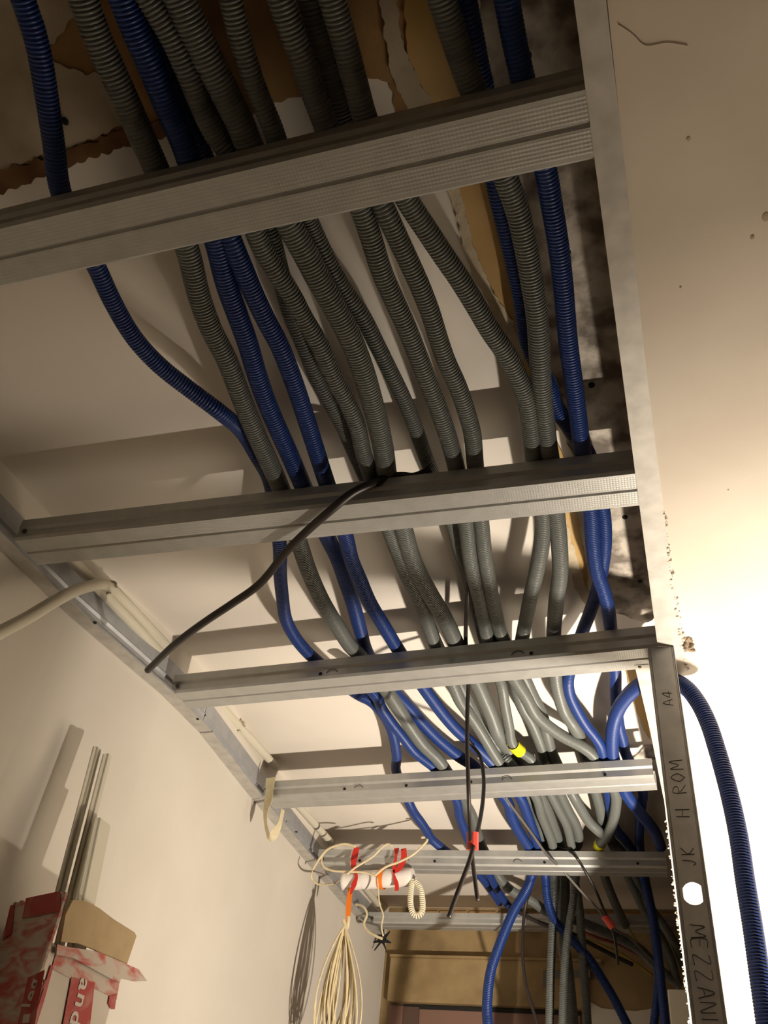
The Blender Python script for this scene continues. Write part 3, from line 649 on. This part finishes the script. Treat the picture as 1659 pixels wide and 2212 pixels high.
cable('thin_cable', P, .0030, M['blacksleeve'], 'thin black cable curving over the fifth joist down to the red tape', 'thin cables across the fifth joist')
a, b = onY(1305, 1978, 2.05), onY(1324, 2004, 2.06)
V, F, n = tube_vf(np.linspace(a, b, 6), .008, 10); tag(pymesh('tape_wrap', V, F.tolist()+[tuple(range(10))[::-1], tuple(range(50, 60))], M['pinktape'], None, False, a), 'red tape binding the thin grey and black cables on the right', 'tape')
cable('thin_cable', [onY(x, y, Y) for x, y, Y in [(1150, 1900, 2.20), (1145, 1925, 2.22), (1137, 1948, 2.24), (1131, 1988, 2.25), (1129, 2039, 2.25), (1130, 2081, 2.25), (1137, 2132, 2.25), (1149, 2174, 2.25), (1161, 2211, 2.25), (1180, 2280, 2.25)]], .0038, M['blacksleeve'], 'thin black cable hanging beside the dropping blue conduit')
cable('stripped_cable', [onY(x, y, Y) for x, y, Y in [(1100, 1962, 2.34), (1122, 1971, 2.33), (1150, 1986, 2.32), (1188, 2001, 2.31), (1225, 2012, 2.32), (1267, 2034, 2.32), (1296, 2049, 2.33), (1334, 2069, 2.34), (1367, 2084, 2.35)]], .0052, M['blacksleeve'], 'dark cable with a cut end, leaning right above the doorway')
cable('coloured_wire', [onY(x, y, Y) for x, y, Y in [(1250, 2010, 2.40), (1290, 2026, 2.40), (1330, 2038, 2.41), (1363, 2053, 2.42), (1400, 2075, 2.45), (1440, 2108, 2.48), (1468, 2135, 2.5)]], .0045, M['redwire'], 'dull red wire running right among the far grey conduits', 'thin coloured wires far right')
cable('coloured_wire', [onY(x, y, Y) for x, y, Y in [(1270, 2030, 2.37), (1310, 2046, 2.37), (1345, 2062, 2.38), (1380, 2085, 2.40), (1410, 2108, 2.42)]], .0030, M['copper'], 'yellow wire under the dull red one, far right', 'thin coloured wires far right')
cable('coloured_wire', [onY(x, y, Y) for x, y, Y in [(1338, 1975, 2.40), (1355, 2000, 2.41), (1373, 2030, 2.42), (1395, 2050, 2.44), (1415, 2072, 2.46)]], .0022, M['copper'], 'yellow wire coming out of the end of a grey conduit', 'thin coloured wires far right')

# ------------------------------------------------------------------ pipes along the left wall
def on_left(x, y, off):
    return onX(x, y, -.838+off)
o, C = cable('pipe_arm', [onX(-40, 1388, -.79), onX(0, 1366, -.79), onX(60, 1334, -.79), onX(120, 1298, -.79), onX(165, 1275, -.795), onX(205, 1264, -.80), onX(232, 1266, -.812), onX(252, 1283, -.820), onX(275, 1306, -.822)]+[onX(275, 1306, -.822)+(onX(396, 1434, -.822)-onX(275, 1306, -.822))*k/4 for k in (1, 2, 3, 4)], .0088, M['whitepvc'], 'cream pipe bending off the left wall towards the camera', None, 'pipe', .02, 14)
cl = multi_tube('pipe_clip', [np.array([C[int(len(C)*.55)]+np.array([math.cos(q)*.0115, 0, math.sin(q)*.0115]) for q in np.linspace(0, 5.2, 16)])], .0022, M['whitepvc'], o, 6); cl.data.transform(Matrix.Translation(-Vector(o.location)))
cable('wall_pipe', [(-.823, .80, ZF+.060), (-.823, 1.30, ZF+.072)], .0085, M['whitepvc'], 'straight white pipe on the left wall between the second and third joists', 'white pipes along the left wall', 'pipe', .01, 14)
o, C = cable('wall_pipe', [(-.822, 1.26, ZF+.088), onX(596, 1656, -.822)], .0082, M['whitepvc'], 'straight white pipe on the left wall between the third and fourth joists', 'white pipes along the left wall', 'pipe', .01, 14)
cl = multi_tube('pipe_clip', [np.array([C[int(len(C)*.45)]+np.array([math.cos(q)*.0115, 0, math.sin(q)*.0115]) for q in np.linspace(0, 5.2, 16)])], .0026, M['whitepvc'], o, 6); cl.data.transform(Matrix.Translation(-Vector(o.location)))
o, C = cable('wall_pipe', [onX(620, 1714, -.828), onX(714, 1818, -.828)], .0085, M['whitepvc'], 'white pipe with a dark ring between the fourth and fifth joists', 'white pipes along the left wall', 'pipe', .01, 14)
rg = tube('joint_ring', C[int(len(C)*.62):int(len(C)*.62)+3], .0090, M['greycable'], o, 14); rg.location = tuple(np.array(rg.location)-np.array(o.location))
cable('wall_pipe', [onX(765, 1888, -.842), onX(818, 1955, -.842)], .0085, M['whitepvc'], 'white pipe in the far left corner behind the paper roll', 'white pipes along the left wall', 'pipe', .01, 14)

# ------------------------------------------------------------------ tape and cord clutter at the fifth joist
C = smooth_path(catmull([onY(x, y, 1.545) for x, y in [(585, 1680), (582, 1706), (580, 1727), (574, 1754), (575, 1785), (584, 1812), (597, 1794), (605, 1778), (611, 1749)]]), .01)
tag(ribbon('masking_tape', C, [.022, .018, .022, .014, .010, .012, .018, .008, .010], M['masking'], None, (1, 0, 0), .0008, 1.2), 'yellowed tape loop dangling at the left end of the fourth joist', 'tape')
RY = 1.945
a, b = onY(742, 1904, RY), onY(893, 1894, RY)
ax = (b-a); L = np.linalg.norm(ax)
stt = np.linspace(0, L, 26); rad = .0200+np.array([.0004*math.sin(i*1.7)+.0003*math.sin(i*4.1) for i in range(26)])
rad[0] = .0225; rad[-1] = .018
roll = tube('paper_roll', np.linspace(a, b, 26), .02, M['paper'], None, 20, stt, rad)
tag(roll, 'white paper roll slung under the fifth joist', 'paper roll')
C = np.array([a+ax*(.56+.01*math.sin(q))+np.array([0, math.cos(q)*.0222, math.sin(q)*.0222]) for q in np.linspace(0, 6.283, 24)])
ob = ribbon('orange_band', C-a, .013, M['orangetape'], roll, (1, 0, 0), .0008); 
def tapes(name, pts, width, m, label, group=None, Y=RY-.024, twist=0, wdir=(1, 0, 0)):
    C = smooth_path(catmull([onY(x, y, Y) for x, y in pts]), .006)
    return tag(ribbon(name, C, width, m, None, wdir, .0008, twist), label, 'tape', group)
GR = 'tapes holding the roll and the cable bundle'
tapes('red_tape', [(771, 1830), (765, 1855), (764, 1876), (770, 1892), (764, 1912), (757, 1932)], [.013, .016, .012, .006, .013, .003], M['redtape'], 'left red tape looping from the joist over the paper roll', GR)
tapes('red_tape', [(857, 1832), (855, 1855), (850, 1880), (853, 1898), (857, 1912), (857, 1924)], [.012, .005, .010, .003, .010, .009], M['redtape'], 'right red tape with a hanging tail on the paper roll', GR)
tapes('red_tape', [(872, 1833), (872, 1855), (862, 1876), (850, 1884)], [.013, .014, .013, .008], M['redtape'], 'short red tape strip just right of the tailed one', GR)
tapes('orange_tape', [(757, 1918), (754, 1945), (752, 1975), (750, 2000)], [.011, .013, .012, .006], M['orangetape'], 'orange tape strip holding the cream cable bundle', GR, 1.93)
tapes('orange_tape', [(742, 2022), (740, 2038), (740, 2052)], [.003, .006, .005], M['orangetape'], 'small orange tape end inside the cable bundle', GR, 1.905)
WY = 1.90
GW = 'cream wires tangled round the paper roll'
cable('cream_wire', [onY(x, y, WY) for x, y in [(768, 1829), (752, 1824), (737, 1824), (706, 1836), (688, 1858), (674, 1881)]], .0028, M['cable_cream'], 'cream wire arching left from the left red tape', GW)
cable('cream_wire', [onY(x, y, WY+.005) for x, y in [(706, 1836), (695, 1852), (698, 1871), (715, 1880), (751, 1883), (790, 1885), (809, 1892)]], .0026, M['cable_cream'], 'cream wire forming the lower curve of the left loop', GW)
cable('cream_wire', [onY(x, y, WY) for x, y in [(748, 1890), (760, 1880), (769, 1873), (806, 1850), (826, 1830), (838, 1823), (848, 1828)]], .0024, M['cable_cream'], 'cream wire slanting up to the right between the red tapes', GW)
cable('cream_wire', [onY(x, y, WY-.004) for x, y in [(809, 1892), (833, 1873), (862, 1862), (891, 1847), (912, 1828), (924, 1814), (921, 1808), (910, 1810)]], .0026, M['cable_cream'], 'cream wire rising past the right red tape to a curled end', GW)
cable('cream_wire', [onX(x, y, -.80) for x, y in [(676, 1880), (672, 1892), (680, 1906), (700, 1912), (722, 1908), (740, 1896), (752, 1880)]], .0020, M['cable_cream'], 'thin cream wire sagging below the left loop', GW)
cable('cream_wire', [onY(x, y, WY) for x, y in [(815, 1895), (817, 1918), (820, 1953), (828, 1977), (824, 2001), (828, 2022)]], .0017, M['cable_cream'], 'thin cream wire dangling from the middle of the roll', GW)
# coiled cord
Cc = smooth_path(catmull([onY(x, y, RY-.01) for x, y in [(893, 1898), (889, 1912), (887, 1932), (887, 1955), (893, 1974), (902, 1979), (911, 1972), (913, 1955), (911, 1932), (906, 1915), (896, 1902)]]), .008)
s = np.concatenate([[0], np.cumsum(np.linalg.norm(np.diff(Cc, axis=0), axis=1))]); n = 1000; tt = np.linspace(0, s[-1], n)
Pc = np.stack([np.interp(tt, s, Cc[:, k]) for k in range(3)], 1); T = np.gradient(Pc, axis=0); T /= np.linalg.norm(T, axis=1)[:, None]
Y_ = np.array([0, 1., 0]); N1 = np.cross(T, Y_); N1 /= np.linalg.norm(N1, axis=1)[:, None]
ph = tt/.0042*2*math.pi
hel = Pc + .0052*(np.cos(ph)[:, None]*N1+np.sin(ph)[:, None]*Y_)
tag(tube('coiled_cord', hel, .0018, M['cord'], None, 6), 'cream coiled cord hanging in a loop at the end of the paper roll', 'cord')
# cable bundle
top = onY(746, 2000, 1.90); loops = []
for i in range(17):
    f = i/16*2-1; wL = random.uniform(.010, .052); hgt = random.uniform(.20, .30); yaw = random.uniform(-.9, .9)
    cx = f*.030; dz = random.uniform(-.006, .004); P = []
    for q in np.linspace(-math.pi*.5+.06, math.pi*1.5-.06, 30):
        u = (math.sin(q)+1)/2                       # 1 at the bottom
        P.append(top+np.array([math.cos(yaw)*(cx*(1-(1-u)**1.6)+wL*math.cos(q)*math.sin(math.pi*(u**.8)*.5+.15)), math.sin(yaw)*wL*math.cos(q)*.7, -u*hgt+dz]))
    C = smooth_path(np.array(P), .01); loops.append(C)
bn = multi_tube('cable_bundle', loops, .0019, M['cable_cream'], None, 6, top)
tag(bn, 'coil of thin cream cable hanging below the white roll against the wall', 'cable bundle')
bb = multi_tube('bundle_neck', [np.array([[-.006, 0, .012], [0, 0, 0], [.003, 0, -.014], [.001, 0, -.022]]), np.array([[.004, .004, .02], [.004, .004, 0], [-.002, .004, -.018]])], .0042, M['cable_cream'], bn, 8)
# far left corner bits
cable('corner_cable', [onY(x, y, 2.30) for x, y in [(760, 1958), (772, 1954), (786, 1960), (793, 1976), (786, 1996), (795, 2012), (812, 2022), (826, 2028)]], .0034, M['cable_cream'], 'dull cream cable curling down the far left corner', 'cables in the far left corner')
cable('corner_cable', [onY(x, y, 2.34) for x, y in [(776, 1975), (790, 1990), (805, 1996), (818, 2000), (824, 2012)]], .0030, M['greycable'], 'dark grey cable beside the cream one in the far left corner', 'cables in the far left corner')
p = onY(826, 2030, 2.5); bm = bmesh.new()  # star of splayed cones in plain black
for q in range(7):
    a = q*.9; bmesh.ops.create_cone(bm, cap_ends=True, segments=6, radius1=random.uniform(.004, .009), radius2=.0015, depth=random.uniform(.015, .05), matrix=Matrix.Translation(Vector(p)) @ Matrix.Rotation(a, 4, 'Y') @ Matrix.Rotation(.4*math.sin(q*2.), 4, 'X') @ Matrix.Translation((0, 0, .014)))
me = bpy.data.meshes.new('splayed_wires'); bm.to_mesh(me); bm.free(); me.transform(Matrix.Translation(-Vector(p)))
tag(link('splayed_wires', me, M['black'], None, tuple(p)), 'black splayed wire ends at the far left corner above the door', 'wires')

# white trunking low right
tk0 = onY(1441, 2136, 2.10); tk1 = onY(1500, 2136, 2.10)
tk = empty('trunking_cover', (tk0[0], 2.10, 0)); tag(tk, 'white trunking rising at the bottom right behind the stud', 'trunking')
o = box('cover', (tk0[0], tk1[0], 2.10, 2.125, 1.2, tk0[2]), M['whitepvc'], tk, .003); o.location = (-tk0[0], -2.10, 0)

# ------------------------------------------------------------------ carton of trunking leaning by the left wall
zt = ZF-.394; zc = ZF-.450
E2 = np.array([-.702, .90]); L2 = np.array([-.812, .948]); R2 = np.array([-.704, 1.055])
dl = L2-E2; dr_ = R2-E2
B2 = E2+dl+dr_
B2[0] = max(B2[0], -.83)
car = empty('carton', (E2[0], E2[1], 0)); tag(car, 'tall white and red carton holding white trim strips by the left wall', 'carton')
org = np.array(car.location)
def prism(name, poly, z0, z1, m, parent=car, org=org):
    n = len(poly); V = [(p[0]-org[0], p[1]-org[1], z0) for p in poly]+[(p[0]-org[0], p[1]-org[1], z1) for p in poly]
    return pymesh(name, V, [tuple(range(n))[::-1], tuple(range(n, 2*n))]+[(i, (i+1) % n, n+(i+1) % n, n+i) for i in range(n)], m, parent)
def wall_panel(name, a, b, z0, z1, m, th=.003, jag=0, n=24):
    a = np.array(a, float); b = np.array(b, float); d = (b-a)/np.linalg.norm(b-a); nn = np.array([-d[1], d[0]])*th
    V = []; F = []
    for i in range(n+1):
        p = a+(b-a)*i/n; zz = z1+(random.uniform(-jag, jag) if jag else 0)
        for q in (p, p+nn):
            V.append((q[0]-org[0], q[1]-org[1], z0)); V.append((q[0]-org[0], q[1]-org[1], zz))
    for i in range(n):
        k = 4*i; F += [(k, k+4, k+5, k+1), (k+2, k+3, k+7, k+6), (k+1, k+5, k+7, k+3), (k, k+2, k+6, k+4)]
    F += [(0, 1, 3, 2), (4*n, 4*n+2, 4*n+3, 4*n+1)]
    return pymesh(name, V, F, m, car)
wall_panel('left_face', E2, L2, 0, zt, M['smear'], -.003, .0022)['label'] = 'plaster smeared face with torn top'
wall_panel('right_face', E2, R2, 0, zc, M['cartonwhite'], .003)
wall_panel('back_face', L2, B2, 0, zt-.02, M['cardboard'], -.003)
wall_panel('end_face', R2, B2, 0, zc-.002, M['cardboard'], .003)
def ray_plane(px_, py_, p0, nrm):
    d = ray(px_, py_); return CAM+d*((np.dot(nrm, p0-CAM))/np.dot(nrm, d))
dr3 = np.array([dr_[0], dr_[1], 0]); dr3 /= np.linalg.norm(dr3); nR = np.cross(dr3, [0, 0, 1.]); nR = nR if nR[0] > 0 else -nR
dl3 = np.array([dl[0], dl[1], 0]); dl3 /= np.linalg.norm(dl3); nL = np.cross(dl3, [0, 0, 1.]); nL = nL if nL[1] < 0 else -nL
E3 = np.array([E2[0], E2[1], zc])
def decal(name, pts, base, nrm, m, off, label=None, th=.0006):
    V = [ray_plane(x, y, base+nrm*off, nrm) for x, y in pts]; n = len(V)
    V = [v-org for v in V]+[v-org-nrm*th for v in V]
    o = pymesh(name, V, [tuple(range(n))]+[(i, (i+1) % n, n+(i+1) % n, n+i) for i in range(n)], m, car)
    if label: o['label'] = label
    return o
# tan flap standing up, white flap folding out
nF = nR*.94+np.array([0, 0, .0])-np.array([0, .34, 0]); nF /= np.linalg.norm(nF)
Ff = [(132, 2034), (142, 1975), (158, 1944), (182, 1945), (215, 1962), (245, 1985), (291, 2014), (295, 2022), (274, 2084), (250, 2078), (205, 2052), (170, 2038)]
decal('torn_flap', Ff, E3, nR, M['cardboard'], .001, 'bare cardboard flap standing up', .003)
decal('folded_flap', [(124, 2040), (150, 2046), (205, 2054), (268, 2080), (300, 2094), (318, 2119), (290, 2120), (262, 2113), (258, 2124), (210, 2098), (160, 2070), (122, 2062)], E3, nR, M['smear'], .006, 'smeared flap folded outwards', .002)
decal('smeared_top', [(122, 2058), (160, 2070), (210, 2094), (259, 2118), (252, 2160), (215, 2140), (180, 2126), (150, 2112), (112, 2092)], E3, nR, M['smear'], .0012)
decal('printed_band', [(155, 2110), (205, 2122), (195, 2212), (180, 2290), (125, 2290), (136, 2212)], E3, nR, M['cartonred'], .0018, 'red printed band', .0005)
decal('printed_corner', [(237, 2150), (253, 2146), (248, 2180), (240, 2180), (234, 2168)], E3, nR, M['cartonred'], .0018)
decal('printed_edge', [(110, 2085), (116, 2086), (96, 2160), (80, 2212), (60, 2290), (52, 2290), (72, 2212)], E3, nR, M['cartonred'], .0018)
decal('printed_band', [(60, 2112), (96, 2095), (75, 2212), (60, 2290), (18, 2290), (38, 2212)], E3, nL, M['cartonred'], .0014)
decal('printed_mark', [(56, 1940), (128, 1925), (130, 1968), (48, 1984)], E3, nL, M['cartonred'], .0014)
decal('printed_mark', [(22, 1956), (31, 1954), (24, 2018), (5, 2030)], E3, nL, M['cartonred'], .0014)
for ch, (x, y), sz in [('a', (181, 2128), .030), ('n', (174, 2162), .030), ('d', (163, 2200), .030)]:
    c = ray_plane(x, y, E3+nR*.0024, nR)
    text_mesh('printed_lettering', ch, sz, M['cartonwhite'], car, frame_mat(c, (0, 0, -1), dr3*(1 if np.dot(dr3, [0, 1, 0]) > 0 else -1)), .0003, .0006)
for ch, (x, y), sz in [('g', (75, 2126), .024), ('e', (68, 2151), .024), ('l', (62, 2172), .024), ('\u25a1', (60, 2200), .022)]:
    c = ray_plane(x, y, E3+nL*.0020, nL)
    if ch == '\u25a1':
        decal('printed_logo', [(x-9, y-8), (x+5, y-10), (x+2, y+8), (x-12, y+10)], E3, nL, M['cartonwhite'], .0018); continue
    text_mesh('printed_lettering', ch, sz, M['cartonwhite'], car, frame_mat(c, (0, 0, 1), np.array([-1, 0, 0])), .0003, .0004)
# dark cavity between flaps is simply the open top; trims stand in it
def trim(pts_top, pts_bot, Yt, Yb, depth, label, m=M['whitepvc']):
    a0, a1 = [onY(*p, Yt+k*.008) for k, p in enumerate(pts_top)]; b0, b1 = [onY(*p, Yb+k*.008) for k, p in enumerate(pts_bot)]
    d0 = (b0-a0)/np.linalg.norm(b0-a0); d1 = (b1-a1)/np.linalg.norm(b1-a1)
    b0 = a0+d0*1.9; b1 = a1+d0*1.9
    for q in (b0, b1): q[2] = max(q[2], .02)
    o = empty('trim_strip', (b0[0], b0[1], b0[2])); tag(o, label, 'trim strip', 'white trim strips standing in the carton'); og = np.array(o.location)
    t = .0022; dv = np.array([0, depth, 0]); uu = (a1-a0)/np.linalg.norm(a1-a0)
    # U channel: front plate plus two returns
    def plate(p0, p1, q0, q1, off):
        V = [p0, p1, q1, q0]; V = [v-og for v in V]+[v-og+off for v in V]
        return V, [(0, 1, 2, 3), (7, 6, 5, 4), (0, 4, 5, 1), (1, 5, 6, 2), (2, 6, 7, 3), (3, 7, 4, 0)]
    V, F = plate(a0, a1, b0, b1, np.array([0, t, 0])); pymesh('base_strip', V, F, m, o)
    V, F = plate(a0, a0+uu*t, b0, b0+uu*t, dv); pymesh('side_wall', V, F, m, o)
    V, F = plate(a1-uu*t, a1, b1-uu*t, b1, dv); pymesh('side_wall', V, F, m, o)
    return o
trim([(201, 1611), (211, 1613)], [(120, 1920), (134, 1922)], .966, .966, .010, 'tallest narrow trim strip, leftmost in the carton')
trim([(222, 1629), (234, 1627)], [(146, 1925), (161, 1925)], .980, .980, .010, 'second trim strip, just right of the tallest one')
trim([(203, 1766), (216, 1766)], [(166, 1940), (183, 1942)], .975, .975, .028, 'shortest and widest trim strip at the right of the carton')
